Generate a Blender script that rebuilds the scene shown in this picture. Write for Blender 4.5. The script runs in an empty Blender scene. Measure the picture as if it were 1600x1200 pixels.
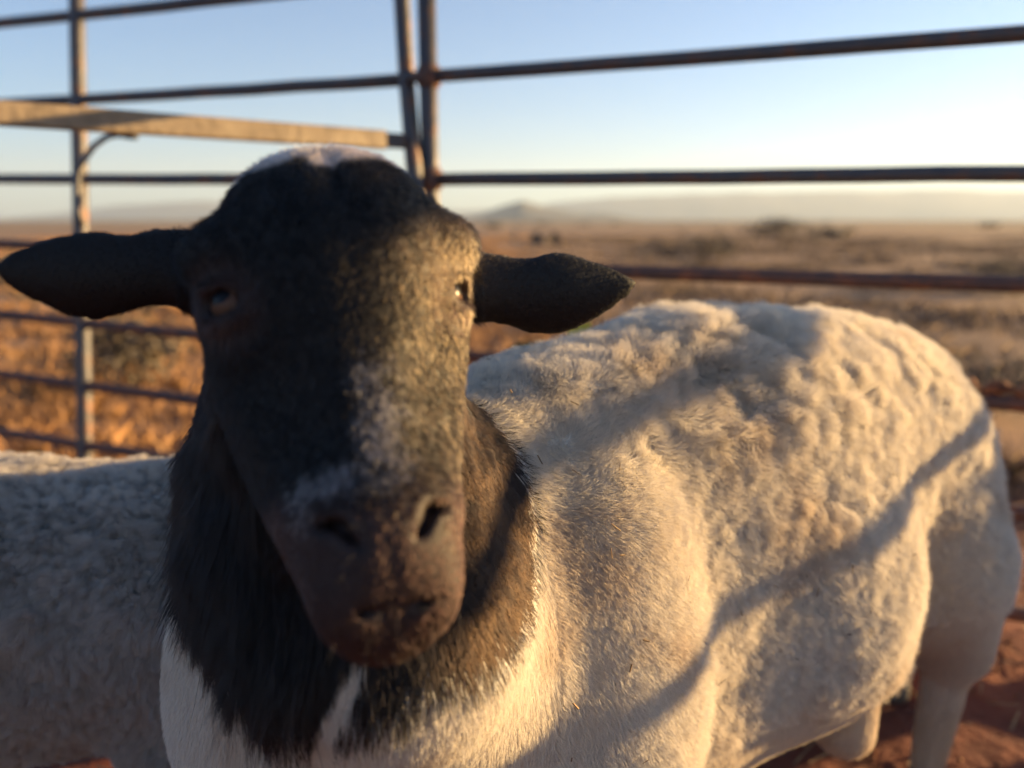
import bpy, math, random
import numpy as np
from mathutils import Vector, Matrix, kdtree

random.seed(7)
rng = np.random.default_rng(7)
SC = bpy.context.scene
COL = SC.collection

# ------------------------------------------------------------------ camera
PITCH = math.radians(11.7)
CAM_H = 0.90
FPX = 1232.0                      # focal length in pixels of the 1600 px wide photograph
cam_d = bpy.data.cameras.new('camera')
cam = bpy.data.objects.new('camera', cam_d)
COL.objects.link(cam)
cam.location = (0, 0, CAM_H)
cam.rotation_euler = (math.pi/2 - PITCH, 0, 0)
cam_d.sensor_width = 36
cam_d.lens = 36*FPX/1600
cam_d.clip_start = 0.02
cam_d.clip_end = 40000
cam_d.dof.use_dof = True
cam_d.dof.focus_distance = 0.64
cam_d.dof.aperture_fstop = 2.7
SC.camera = cam

# ------------------------------------------------------------------ light
SUN_AZ = math.radians(73)         # clockwise from +Y (straight ahead)
SUN_EL = math.radians(8.5)
world = bpy.data.worlds.new('World')
SC.world = world
world.use_nodes = True
wn = world.node_tree
for n in list(wn.nodes): wn.nodes.remove(n)
sky = wn.nodes.new('ShaderNodeTexSky')
sky.sky_type = 'NISHITA'
sky.sun_disc = False
sky.sun_elevation = SUN_EL
sky.sun_rotation = SUN_AZ
sky.altitude = 900
sky.air_density = 1.0
sky.dust_density = 0.7
sky.ozone_density = 4.0
bg = wn.nodes.new('ShaderNodeBackground')
bg.inputs['Strength'].default_value = 0.056
wo = wn.nodes.new('ShaderNodeOutputWorld')
wn.links.new(sky.outputs[0], bg.inputs['Color'])
wn.links.new(bg.outputs[0], wo.inputs['Surface'])

sun_d = bpy.data.lights.new('sun', 'SUN')
sun_d.energy = 5.0
sun_d.angle = math.radians(0.53)
sun_d.color = (1.0, 0.67, 0.29)
sun = bpy.data.objects.new('sun', sun_d)
COL.objects.link(sun)
SUND = Vector((math.sin(SUN_AZ)*math.cos(SUN_EL), math.cos(SUN_AZ)*math.cos(SUN_EL), math.sin(SUN_EL)))
sun.rotation_euler = SUND.to_track_quat('Z', 'Y').to_euler()
sun.location = (5, 1, 4)

SC.view_settings.view_transform = 'Standard'
SC.view_settings.look = 'None'
SC.view_settings.gamma = 1
SC.view_settings.exposure = 2.3
try: SC.view_settings.use_curve_mapping = False
except Exception: pass
SC.render.engine = 'CYCLES'
SC.cycles.use_denoising = True
SC.cycles.max_bounces = 6
SC.cycles.diffuse_bounces = 3
SC.cycles.glossy_bounces = 2
SC.cycles.transmission_bounces = 3
SC.cycles.volume_bounces = 0
SC.cycles.sample_clamp_indirect = 4
try:
    SC.cycles_curves.shape = 'RIBBONS'
    SC.cycles_curves.subdivisions = 2
except Exception: pass

# ------------------------------------------------------------------ helpers
CAMP = np.array([0, 0, CAM_H])
AX = np.array([1.0, 0, 0])
AU = np.array([0, math.sin(PITCH), math.cos(PITCH)])
AF = np.array([0, math.cos(PITCH), -math.sin(PITCH)])

def W(px, py, d):
    """world point seen d metres ahead of the camera in direction of photo pixel (px, py)"""
    return CAMP + AX*((px-800)/FPX*d) + AU*((600-py)/FPX*d) + AF*d

def PX(P):
    """inverse of W for an array of points"""
    q = np.asarray(P) - CAMP
    d = q@AF
    return 800+FPX*(q@AX)/d, 600-FPX*(q@AU)/d, d

def tag(o, label=None, cat=None, group=None, kind=None):
    if label: o['label'] = label
    if cat: o['category'] = cat
    if group: o['group'] = group
    if kind: o['kind'] = kind
    return o

def empty(name, loc, rz=0):
    o = bpy.data.objects.new(name, None)
    COL.objects.link(o)
    o.location = loc
    o.rotation_euler = (0, 0, rz)
    o.empty_display_size = 0.1
    bpy.context.view_layer.update()
    return o

def link_mesh(name, verts, faces, mat, parent=None, smooth=True):
    me = bpy.data.meshes.new(name)
    verts = np.asarray(verts, dtype=np.float64)
    if parent is not None:
        verts = verts - np.array(parent_origin(parent))
    me.from_pydata(verts.tolist(), [], [list(map(int, f)) for f in faces])
    me.update()
    if smooth: me.shade_smooth()
    o = bpy.data.objects.new(name, me)
    COL.objects.link(o)
    if parent is not None: o.parent = parent
    if mat: me.materials.append(mat)
    return o

def parent_origin(p):
    x = np.array(p.location)
    while p.parent is not None:
        p = p.parent
        x = x + np.array(p.location)
    return x

def hash3(i, j, k, seed=0):
    h = (i.astype(np.int64)*374761393 + j.astype(np.int64)*668265263 + k.astype(np.int64)*2147483647 + seed*1274126177) & 0xffffffff
    h = ((h ^ (h >> 13))*1274126177) & 0xffffffff
    h = (h ^ (h >> 16)) & 0xffffffff
    return h/4294967295.0

def noise(P, scale, seed=0):
    """value noise in [-1, 1]"""
    Q = np.asarray(P)*scale + 1000.0
    I = np.floor(Q).astype(np.int64)
    F = Q - I
    F = F*F*(3-2*F)
    out = 0
    for a in (0, 1):
        wx = F[:, 0] if a else 1-F[:, 0]
        for b in (0, 1):
            wy = F[:, 1] if b else 1-F[:, 1]
            for c in (0, 1):
                wz = F[:, 2] if c else 1-F[:, 2]
                out = out + wx*wy*wz*hash3(I[:, 0]+a, I[:, 1]+b, I[:, 2]+c, seed)
    return out*2-1

def fbm(P, scale, octv=3, seed=0):
    s = 0; a = 1; t = 0
    for o in range(octv):
        s = s + a*noise(P, scale*2**o, seed+o*17); t += a; a *= .5
    return s/t

def sstep(x, a, b):
    t = np.clip((x-a)/(b-a), 0, 1)
    return t*t*(3-2*t)

def nrm(v):
    return v/np.maximum(np.linalg.norm(v, axis=-1, keepdims=True), 1e-9)

# ------------------------------------------------------------------ materials
def new_mat(name):
    m = bpy.data.materials.new(name)
    m.use_nodes = True
    nt = m.node_tree
    p = nt.nodes['Principled BSDF']
    return m, nt, p

def noise_mat(name, stops, scale=5, rough=.8, metallic=0, bump=.0, bscale=None, detail=6, coord='Object', spec=.5):
    m, nt, p = new_mat(name)
    tc = nt.nodes.new('ShaderNodeTexCoord')
    nz = nt.nodes.new('ShaderNodeTexNoise')
    nz.inputs['Scale'].default_value = scale
    nz.inputs['Detail'].default_value = detail
    nz.inputs['Roughness'].default_value = .65
    nt.links.new(tc.outputs[coord], nz.inputs['Vector'])
    cr = nt.nodes.new('ShaderNodeValToRGB')
    els = cr.color_ramp.elements
    while len(els) < len(stops): els.new(.5)
    for e, (pos, c) in zip(els, stops):
        e.position = pos; e.color = (*c, 1)
    nt.links.new(nz.outputs['Fac'], cr.inputs['Fac'])
    nt.links.new(cr.outputs['Color'], p.inputs['Base Color'])
    p.inputs['Roughness'].default_value = rough
    p.inputs['Metallic'].default_value = metallic
    p.inputs['Specular IOR Level'].default_value = spec
    if bump:
        n2 = nt.nodes.new('ShaderNodeTexNoise')
        n2.inputs['Scale'].default_value = bscale or scale*3
        n2.inputs['Detail'].default_value = 8
        nt.links.new(tc.outputs[coord], n2.inputs['Vector'])
        b = nt.nodes.new('ShaderNodeBump')
        b.inputs['Strength'].default_value = bump
        b.inputs['Distance'].default_value = .01
        nt.links.new(n2.outputs['Fac'], b.inputs['Height'])
        nt.links.new(b.outputs['Normal'], p.inputs['Normal'])
    return m

M_steel = noise_mat('weathered steel tube', [(.30, (.055, .055, .065)), (.52, (.085, .075, .075)), (.66, (.16, .07, .04)), (.8, (.24, .22, .20))], 16, .5, .35, .3, 60)
M_rust = noise_mat('rusty steel tube', [(.30, (.07, .045, .04)), (.5, (.12, .06, .045)), (.66, (.24, .085, .04)), (.8, (.12, .10, .09))], 22, .75, .1, .5, 80)
M_tan = noise_mat('tan painted tube', [(.32, (.15, .11, .07)), (.5, (.23, .17, .11)), (.7, (.30, .23, .15))], 14, .6, 0, .3, 50)
M_wire = noise_mat('dark bent rod', [(.3, (.05, .05, .055)), (.7, (.13, .12, .12))], 30, .45, .5, .2)
M_hoof = noise_mat('hoof horn', [(.3, (.05, .04, .03)), (.7, (.12, .09, .07))], 60, .6, 0, .3)
M_dirt = noise_mat('caked red mud', [(.3, (.10, .035, .018)), (.5, (.20, .07, .03)), (.7, (.32, .16, .08))], 40, .95, 0, .8, 90)

def coat_skin(name):
    m, nt, p = new_mat(name)
    at = nt.nodes.new('ShaderNodeAttribute'); at.attribute_name = 'coat'
    tc = nt.nodes.new('ShaderNodeTexCoord')
    nz = nt.nodes.new('ShaderNodeTexNoise'); nz.inputs['Scale'].default_value = 120; nz.inputs['Detail'].default_value = 6
    nt.links.new(tc.outputs['Object'], nz.inputs['Vector'])
    mp = nt.nodes.new('ShaderNodeMapRange'); mp.inputs['To Min'].default_value = .7; mp.inputs['To Max'].default_value = 1.15
    nt.links.new(nz.outputs['Fac'], mp.inputs['Value'])
    mx = nt.nodes.new('ShaderNodeVectorMath'); mx.operation = 'SCALE'
    nt.links.new(at.outputs['Color'], mx.inputs[0]); nt.links.new(mp.outputs[0], mx.inputs['Scale'])
    nt.links.new(mx.outputs[0], p.inputs['Base Color'])
    p.inputs['Roughness'].default_value = .62
    p.inputs['Specular IOR Level'].default_value = .35
    b = nt.nodes.new('ShaderNodeBump'); b.inputs['Strength'].default_value = .35; b.inputs['Distance'].default_value = .002
    n2 = nt.nodes.new('ShaderNodeTexNoise'); n2.inputs['Scale'].default_value = 420; n2.inputs['Detail'].default_value = 5
    nt.links.new(tc.outputs['Object'], n2.inputs['Vector'])
    nt.links.new(n2.outputs['Fac'], b.inputs['Height']); nt.links.new(b.outputs['Normal'], p.inputs['Normal'])
    return m

def hair_mat(name, rough=.5, trans=.3, spec=.3):
    m, nt, p = new_mat(name)
    at = nt.nodes.new('ShaderNodeAttribute'); at.attribute_name = 'coat'
    nt.links.new(at.outputs['Color'], p.inputs['Base Color'])
    p.inputs['Roughness'].default_value = rough
    p.inputs['Specular IOR Level'].default_value = spec
    tr = nt.nodes.new('ShaderNodeBsdfTranslucent')
    nt.links.new(at.outputs['Color'], tr.inputs['Color'])
    mx = nt.nodes.new('ShaderNodeMixShader'); mx.inputs[0].default_value = trans
    out = nt.nodes['Material Output']
    nt.links.new(p.outputs[0], mx.inputs[1]); nt.links.new(tr.outputs[0], mx.inputs[2])
    nt.links.new(mx.outputs[0], out.inputs['Surface'])
    return m

M_skin = coat_skin('sheep skin under the coat')
def dark_hair_mat(name):
    m, nt, p = new_mat(name)
    at = nt.nodes.new('ShaderNodeAttribute'); at.attribute_name = 'coat'
    hb = nt.nodes.new('ShaderNodeBsdfHairPrincipled')
    hb.model = 'CHIANG'; hb.parametrization = 'COLOR'
    nt.links.new(at.outputs['Color'], hb.inputs['Color'])
    hb.inputs['Roughness'].default_value = .45
    hb.inputs['Radial Roughness'].default_value = .75
    hb.inputs['Coat'].default_value = 0
    hb.inputs['IOR'].default_value = 1.42
    hb.inputs['Random Roughness'].default_value = .2
    p.inputs['Roughness'].default_value = .5
    p.inputs['Specular IOR Level'].default_value = .22
    nt.links.new(at.outputs['Color'], p.inputs['Base Color'])
    mx = nt.nodes.new('ShaderNodeMixShader'); mx.inputs[0].default_value = .65
    nt.links.new(p.outputs[0], mx.inputs[1]); nt.links.new(hb.outputs[0], mx.inputs[2])
    nt.links.new(mx.outputs[0], nt.nodes['Material Output'].inputs['Surface'])
    return m
M_wool = hair_mat('wool fibre', .7, .35, .15)
M_hair = dark_hair_mat('glossy guard hair')

# ------------------------------------------------------------------ ground, plain and hills
def grid_sheet(name, xs, ys, zf, mat, **kw):
    X, Y = np.meshgrid(xs, ys, indexing='ij')
    Z = zf(X, Y)
    V = np.stack([X, Y, Z], -1).reshape(-1, 3)
    n, m = len(xs), len(ys)
    I = np.arange(n*m).reshape(n, m)
    F = np.stack([I[:-1, :-1], I[1:, :-1], I[1:, 1:], I[:-1, 1:]], -1).reshape(-1, 4)
    return tag(link_mesh(name, V, F, mat), **kw)

def ground_z(X, Y):
    P = np.stack([X.ravel(), Y.ravel(), np.zeros(X.size)], -1)
    r = np.sqrt(X**2+Y**2)
    z = .035*noise(P, 1.1, 3).reshape(X.shape)*np.clip(r/3, .2, 1) + .012*noise(P, 4, 5).reshape(X.shape)
    z += np.clip((r-40)/400, 0, 1)*1.2*noise(P, .012, 9).reshape(X.shape)
    return z - .01

def spaced(lo, hi, n):
    t = np.linspace(-1, 1, n)
    s = np.sign(t)*np.abs(t)**5
    return np.where(s < 0, -s*lo, s*hi) + t*6

gm, nt, p = new_mat('red earth and dry veld')
geo = nt.nodes.new('ShaderNodeNewGeometry')
def gn(scale, detail=7, vec=None, rough=.6):
    n = nt.nodes.new('ShaderNodeTexNoise'); n.inputs['Scale'].default_value = scale; n.inputs['Detail'].default_value = detail
    n.inputs['Roughness'].default_value = rough
    nt.links.new(vec or geo.outputs['Position'], n.inputs['Vector']); return n
def ramp(src, stops):
    c = nt.nodes.new('ShaderNodeValToRGB'); e = c.color_ramp.elements
    while len(e) < len(stops): e.new(.5)
    for q, (pos, col) in zip(e, stops): q.position = pos; q.color = (*col, 1)
    nt.links.new(src, c.inputs['Fac']); return c
soil = ramp(gn(7).outputs['Fac'], [(.3, (.085, .018, .008)), (.5, (.15, .032, .012)), (.7, (.24, .065, .026))])
veld = ramp(gn(.35, 8).outputs['Fac'], [(.34, (.19, .11, .06)), (.48, (.26, .145, .075)), (.58, (.32, .19, .10)), (.7, (.24, .12, .06))])
far = ramp(gn(.010, 8).outputs['Fac'], [(.38, (.14, .105, .06)), (.5, (.24, .17, .09)), (.62, (.33, .23, .12))])
ln = nt.nodes.new('ShaderNodeVectorMath'); ln.operation = 'LENGTH'
nt.links.new(geo.outputs['Position'], ln.inputs[0])
def mapr(src, a, b):
    n = nt.nodes.new('ShaderNodeMapRange'); n.inputs['From Min'].default_value = a; n.inputs['From Max'].default_value = b
    nt.links.new(src, n.inputs['Value']); return n
def mixc(f, a, b):
    n = nt.nodes.new('ShaderNodeMix'); n.data_type = 'RGBA'
    nt.links.new(f, n.inputs[0]); nt.links.new(a, n.inputs[6]); nt.links.new(b, n.inputs[7]); return n.outputs[2]
c1 = mixc(mapr(ln.outputs['Value'], 2.2, 4.5).outputs[0], soil.outputs[0], veld.outputs[0])
c2 = mixc(mapr(ln.outputs['Value'], 40, 300).outputs[0], c1, far.outputs[0])
nt.links.new(c2, p.inputs['Base Color'])
p.inputs['Roughness'].default_value = .95
b = nt.nodes.new('ShaderNodeBump'); b.inputs['Strength'].default_value = .8; b.inputs['Distance'].default_value = .03
nt.links.new(gn(14).outputs['Fac'], b.inputs['Height']); nt.links.new(b.outputs['Normal'], p.inputs['Normal'])
gx = np.unique(np.concatenate([np.linspace(-6, 6, 80), spaced(-14000, 14000, 80)]))
gy = np.unique(np.concatenate([np.linspace(-4, 8, 80), spaced(-6000, 14000, 80)]))
grid_sheet('ground', gx, gy, ground_z, gm, kind='structure')

# hills: each range a solid ridge on the plain
M_hill = noise_mat('scrub covered hill', [(.35, (.07, .065, .05)), (.6, (.13, .11, .075))], .004, .95)
def ridge(name, label, pts, y0, depth):
    """pts: (px, py) of the skyline in the photo at distance y0"""
    xs = []; hs = []
    for px, py in pts:
        w = W(px, py, y0)
        xs.append(w[0]); hs.append(w[2])
    X = np.linspace(xs[0], xs[-1], 160)
    H = np.interp(X, xs, hs)
    H = np.maximum(H + (fbm(np.stack([X, X*0, X*0], -1), 1/260, 4, 5)*0.06*max(hs)), -5)
    prof = np.linspace(-1, 1, 25)
    V = []
    for j, t in enumerate(prof):
        base = (1-abs(t))**.8
        wob = fbm(np.stack([X, X*0+t*depth*.6, X*0], -1), 1/300, 4, 11)
        Z = H*base*(1+.18*wob*(1-base)*2) - 3
        V.append(np.stack([X, X*0+y0+t*depth, Z], -1))
    V = np.array(V).reshape(-1, 3)
    n, m = len(prof), len(X)
    I = np.arange(n*m).reshape(n, m)
    F = np.stack([I[:-1, :-1], I[:-1, 1:], I[1:, 1:], I[1:, :-1]], -1).reshape(-1, 4)
    o = link_mesh(name, V, F, M_hill)
    tag(o, kind='structure')
ridge('hill', None, [(620, 356), (700, 345), (750, 335), (785, 322), (815, 313), (850, 322), (900, 332), (950, 334), (1000, 346), (1080, 356)], 4200, 700)
ridge('mountain_range', None, [(-900, 352), (-400, 340), (-100, 350), (60, 342), (200, 322), (300, 314), (420, 318), (560, 326), (700, 330), (820, 326), (900, 312), (1050, 304), (1250, 300), (1450, 297), (1700, 305), (2100, 300), (2600, 315)], 10500, 1500)
ridge('hill', None, [(-700, 352), (-300, 345), (-60, 342), (90, 350), (240, 355)], 5200, 600)

# haze: the air over the plain
hz_m = bpy.data.materials.new('pale evening haze'); hz_m.use_nodes = True
hn = hz_m.node_tree
for n in list(hn.nodes): hn.nodes.remove(n)
pv = hn.nodes.new('ShaderNodeVolumePrincipled')
pv.inputs['Color'].default_value = (.66, .80, 1.0, 1)
pv.inputs['Density'].default_value = 0.00008
pv.inputs['Anisotropy'].default_value = 0.2
ho = hn.nodes.new('ShaderNodeOutputMaterial')
hn.links.new(pv.outputs[0], ho.inputs['Volume'])
HB = [(-16500, -7000, -14), (16500, 15500, 900)]
hv = [(HB[i][0], HB[j][1], HB[k][2]) for i in (0, 1) for j in (0, 1) for k in (0, 1)]
hf = [(0, 1, 3, 2), (4, 6, 7, 5), (0, 4, 5, 1), (2, 3, 7, 6), (0, 2, 6, 4), (1, 5, 7, 3)]
tag(link_mesh('haze', hv, hf, hz_m, smooth=False), kind='stuff')

# ------------------------------------------------------------------ dry grass and shrubs on the plain
def blades(name, P, H, wd, mat, lean=.5, per=9, spread=.06, seed=1, **kw):
    r = np.random.default_rng(seed)
    N = len(P)*per
    base = np.repeat(P, per, 0) + np.c_[r.normal(0, 1, (N, 2))*np.repeat(spread, per)[:, None] if np.ndim(spread) else r.normal(0, spread, (N, 2)), np.zeros(N)]
    h = np.repeat(H, per)*r.uniform(.5, 1.15, N)
    a = r.uniform(0, 2*np.pi, N)
    w = np.repeat(wd, per)*r.uniform(.6, 1.3, N)
    dx = np.stack([np.cos(a), np.sin(a), a*0], -1)*w[:, None]
    l = r.normal(0, lean, (N, 2))*h[:, None]
    tip = base + np.c_[l, h]
    mid = base + np.c_[l*.35, h*.6]
    V = np.stack([base-dx, base+dx, mid+dx*.8, tip, mid-dx*.8], 1).reshape(-1, 3)
    k = np.arange(N)*5
    me = bpy.data.meshes.new(name)
    me.vertices.add(len(V)); me.vertices.foreach_set('co', V.ravel())
    me.loops.add(N*5); me.polygons.add(N)
    idx = (k[:, None]+np.arange(5)).ravel()
    me.loops.foreach_set('vertex_index', idx)
    me.polygons.foreach_set('loop_start', np.arange(N)*5)
    me.update(calc_edges=True)
    me.materials.append(mat)
    o = bpy.data.objects.new(name, me); COL.objects.link(o)
    return tag(o, **kw)

M_grass = noise_mat('dry golden grass', [(.3, (.30, .155, .065)), (.5, (.38, .20, .085)), (.7, (.45, .26, .12))], 1.3, .8)
M_leaf = noise_mat('grey green scrub leaves', [(.3, (.09, .07, .05)), (.6, (.14, .11, .075)), (.75, (.19, .15, .10))], 3, .8)
M_stem = noise_mat('scrub twigs', [(.3, (.07, .045, .03)), (.7, (.14, .10, .07))], 9, .9)
rg = np.random.default_rng(21)
n = 5200
rr = 2.9*np.exp(rg.uniform(0, 1, n)**.85*math.log(50/2.9))
aa = rg.uniform(-.85, .85, n)
GP = np.stack([rr*np.sin(aa), rr*np.cos(aa), rr*0-.02], -1)
keep = (noise(GP, .55, 31) + .35*noise(GP, 2.1, 7) > -.25)
GP = GP[keep]; rr = rr[keep]
M_grass2 = noise_mat('dull brown grass', [(.3, (.17, .115, .075)), (.5, (.21, .145, .095)), (.7, (.26, .185, .12))], 1.3, .85)
side = GP[:, 0]+.12*rr*noise(GP, .3, 77) > .03*rr
for msk, mt, lb, sd in ((~side, M_grass, 'dry golden grass on the plain beyond the left panel', 4), (side, M_grass2, 'dull brown grass on the plain beyond the right panel', 5)):
    g_ = GP[msk]; r_ = rr[msk]
    blades('dry_grass', g_, .07+.07*rg.random(len(g_))+r_*.0008, .0022+.00055*r_, mt, per=22, spread=.05+.010*r_, seed=sd, kind='stuff', label=lb)

def shrub(label, x, y, h, r, seed, leaf=M_leaf):
    g = np.random.default_rng(seed)
    root = tag(empty('shrub', (x, y, -.02)), label, 'shrub', 'scrub bushes on the plain beyond the fence')
    # stems
    V = []; F = []
    ends = []
    for k in range(11):
        a = g.uniform(0, 6.28); e = np.array([math.cos(a)*r*g.uniform(.2, .8), math.sin(a)*r*g.uniform(.2, .8), h*g.uniform(.45, .9)])
        ends.append(e)
        s = np.zeros(3); m_ = e*.5 + np.array([g.normal(0, .05*r), g.normal(0, .05*r), .05*h])
        for A, B, ra, rb in ((s, m_, .022*h, .014*h), (m_, e, .014*h, .004*h)):
            b0 = len(V); d = nrm((B-A)[None])[0]
            u = np.cross(d, [.3, .5, .8]); u /= np.linalg.norm(u); v = np.cross(d, u)
            for Q, rad in ((A, ra), (B, rb)):
                for i in range(5):
                    t = i*2*math.pi/5
                    V.append(Q + (u*math.cos(t)+v*math.sin(t))*rad)
            for i in range(5):
                F.append((b0+i, b0+(i+1) % 5, b0+5+(i+1) % 5, b0+5+i))
    link_mesh('stems', np.array(V)+parent_origin(root), F, M_stem, root)
    # leaf clumps
    N = 1500
    c = np.array(ends)[g.integers(0, len(ends), N)]
    P = c + g.normal(0, 1, (N, 3))*np.array([.2*r, .2*r, .13*h])
    P[:, 2] = np.abs(P[:, 2])
    s = .045*h*g.uniform(.6, 1.5, N)[:, None]
    a1 = nrm(g.normal(0, 1, (N, 3))); a2 = nrm(np.cross(a1, g.normal(0, 1, (N, 3))))
    V = np.stack([P-a1*s, P+a2*s*.5, P+a1*s, P-a2*s*.5], 1).reshape(-1, 3)
    F = np.arange(N*4).reshape(N, 4)
    link_mesh('foliage', V+parent_origin(root), F, leaf, root, smooth=False)
    return root

shrubs = [
    ('dark low shrub just right of the ram rump beyond the fence', 1545, 640, 3.9, .30, .42),
    ('small scrub bush beyond the fence near the right edge of the view', 1585, 470, 10, .45, .7),
    ('scrub bush right of the tip of the ram ear on the plain', 1085, 432, 14, .7, 1.1),
    ('low scrub bush seen just above the ram back', 1230, 400, 30, 1.0, 1.8),
    ('scrub bush low in the gap between the left fence post and the ram neck', 215, 650, 4.2, .45, .35),
    ('scrub bush under the ram ear left of the left fence post', 60, 520, 8.5, .55, .8),
    ('brown scrub bush between the left fence post and the ram ear', 235, 535, 7.6, .5, .45),
]
for i, (lb, px, py, d, h, r) in enumerate(shrubs):
    w = W(px, py, d)
    shrub(lb, w[0], w[1], h, r, 100+i)
# far scrub, too many to count
n = 90
rr = 30*np.exp(rg.uniform(0, 1, n)*math.log(2500/30)); aa = rg.uniform(-.8, .8, n)
SP = np.stack([rr*np.sin(aa), rr*np.cos(aa), rr*0], -1)
SP = SP[noise(SP, .02, 3)+.5*noise(SP, .08, 6) > -.1]
rr = np.linalg.norm(SP, axis=1)
blades('distant_scrub', SP, (.35+.5*rg.random(len(SP))), .12+.0008*rr, M_leaf, lean=.6, per=26, spread=.45+.0012*rr, seed=8, kind='stuff', label='distant scrub dotted over the plain')

# straw and droppings trodden into the pen floor
g = np.random.default_rng(77)
vv = []; ff = []
for _ in range(900):
    c_ = np.array([g.uniform(-1.6, 2.2), g.uniform(.5, 2.6), 0.]); a_ = g.uniform(0, 3.14); l_ = g.uniform(.008, .04); w_ = g.uniform(.0012, .0025)
    c_[2] = .0
    t_ = np.array([math.cos(a_), math.sin(a_), g.normal(0, .12)]); b_ = np.array([-math.sin(a_), math.cos(a_), 0])
    c_[2] = ground_z(c_[:1], c_[1:2])[0]+.004
    k_ = len(vv)
    for u_, v_, h_ in ((-1, -1, 0), (1, -1, 0), (1, 1, 0), (-1, 1, 0), (-1, 0, 1), (1, 0, 1)):
        vv.append(c_ + t_*u_*l_ + b_*v_*w_ + np.array([0, 0, h_*w_]))
    ff += [(k_, k_+3, k_+2, k_+1), (k_, k_+1, k_+5, k_+4), (k_+2, k_+3, k_+4, k_+5), (k_, k_+4, k_+3), (k_+1, k_+2, k_+5)]
M_floorstraw = noise_mat('trodden straw', [(.3, (.10, .05, .025)), (.5, (.28, .16, .08)), (.7, (.42, .28, .14))], 25, .85)
tag(link_mesh('straw', vv, ff, M_floorstraw, smooth=False), 'bits of straw scattered over the red pen floor', kind='stuff')
vv = []; ff = []
for _ in range(420):
    q_ = g.normal(0, .09, 2)+np.array([[.9, 1.5], [.75, 1.0], [-.2, 1.5], [1.15, 1.25], [.35, 1.3]][g.integers(0, 5)])
    c_ = np.array([q_[0], q_[1], 0.]); c_[2] = ground_z(c_[:1], c_[1:2])[0]+.004
    r_ = g.uniform(.004, .0065); k_ = len(vv)
    for dx_, dy_, dz_ in ((1.2, 0, 0), (0, 1, 0), (-1.2, 0, 0), (0, -1, 0), (0, 0, 1), (0, 0, -1)): vv.append(c_+r_*np.array([dx_, dy_, dz_]))
    for a_ in range(4): ff += [(k_+a_, k_+(a_+1) % 4, k_+4), (k_+(a_+1) % 4, k_+a_, k_+5)]
tag(link_mesh('droppings', vv, ff, M_dirt), 'dark sheep droppings on the red pen floor', kind='stuff')

# ------------------------------------------------------------------ fence
def tube(path, r, seg=14, jitter=0):
    path = [np.asarray(q, float) for q in path]
    V = []; F = []
    n = len(path)
    up = np.array([.13, .31, .94])
    for i, q in enumerate(path):
        d = path[min(i+1, n-1)]-path[max(i-1, 0)]
        d = d/np.linalg.norm(d)
        u = np.cross(d, up)
        if np.linalg.norm(u) < .15: u = np.cross(d, [1, .2, .1])
        u /= np.linalg.norm(u); v = np.cross(d, u)
        rr = r[i] if hasattr(r, '__len__') else r
        for k in range(seg):
            t = 2*math.pi*k/seg
            V.append(q+(u*math.cos(t)+v*math.sin(t))*rr)
    for i in range(n-1):
        for k in range(seg):
            F.append((i*seg+k, i*seg+(k+1) % seg, (i+1)*seg+(k+1) % seg, (i+1)*seg+k))
    F.append(tuple(range(seg))[::-1]); F.append(tuple((n-1)*seg+k for k in range(seg)))
    return np.array(V), F

def lerp_path(A, B, n, sag=0, seed=0):
    g = np.random.default_rng(seed)
    A = np.asarray(A); B = np.asarray(B)
    return [A+(B-A)*t - np.array([0, 0, sag*4*t*(1-t)]) + g.normal(0, .0006, 3) for t in np.linspace(0, 1, n)]

def fence_d(px): return 1/(.38+.000179*px)

# right panel: a welded cattle panel in one vertical plane, run on past the frame
PR = W(669, 118, 2.0); PE = W(1600, 65, 1.5)
dirx = (PE-PR); dirx[2] = 0; dirx /= np.linalg.norm(dirx)
def fline(s, z): return np.array([PR[0]+dirx[0]*s, PR[1]+dirx[1]*s, z])
PLEN = 3.1
right = tag(empty('cattle_fence', (PR[0], PR[1], 0)), 'weathered steel tube cattle panel running right from the double post', 'fence')
for k, z in enumerate([1.50, 1.258, 1.005, .785, .548, .312, .09]):
    V, F = tube(lerp_path(fline(0, z), fline(PLEN, z-.02+.01*(k % 2)), 22, .006, k), .0165)
    link_mesh('rail', V, F, M_steel if k < 3 else M_rust, right)
for s in (0, 1.55, PLEN):
    if s == 1.55: continue
    V, F = tube([fline(s, .02), fline(s, .8), fline(s, 1.62)], .0235)
    link_mesh('post', V, F, M_steel, right)
for z in (1.258, 1.005):
    V, F = tube([fline(.002, z-.028), fline(.002, z-.02), fline(.002, z+.02), fline(.002, z+.028)], [.024, .030, .030, .024])
    link_mesh('weld_collar', V, F, M_rust, right)
# mud caked on the fourth rail
mud_s = []
g = np.random.default_rng(5)
A = np.linalg.norm(W(1490, 640, 1.52)[:2]-PR[:2])
V, F = [], []
pts = [fline(A-.10+t*.30, .548+.012+.004*math.sin(t*22)) for t in np.linspace(0, 1, 34)]
V, F = tube(pts, [.004+.016*abs(math.sin(i*.55))*g.uniform(.6, 1.1)*math.sin(math.pi*(i+1)/35)**.5 for i in range(34)], 10)
V = V + g.normal(0, .0018, V.shape)
link_mesh('mud_crust', V, F, M_dirt, right)

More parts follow.
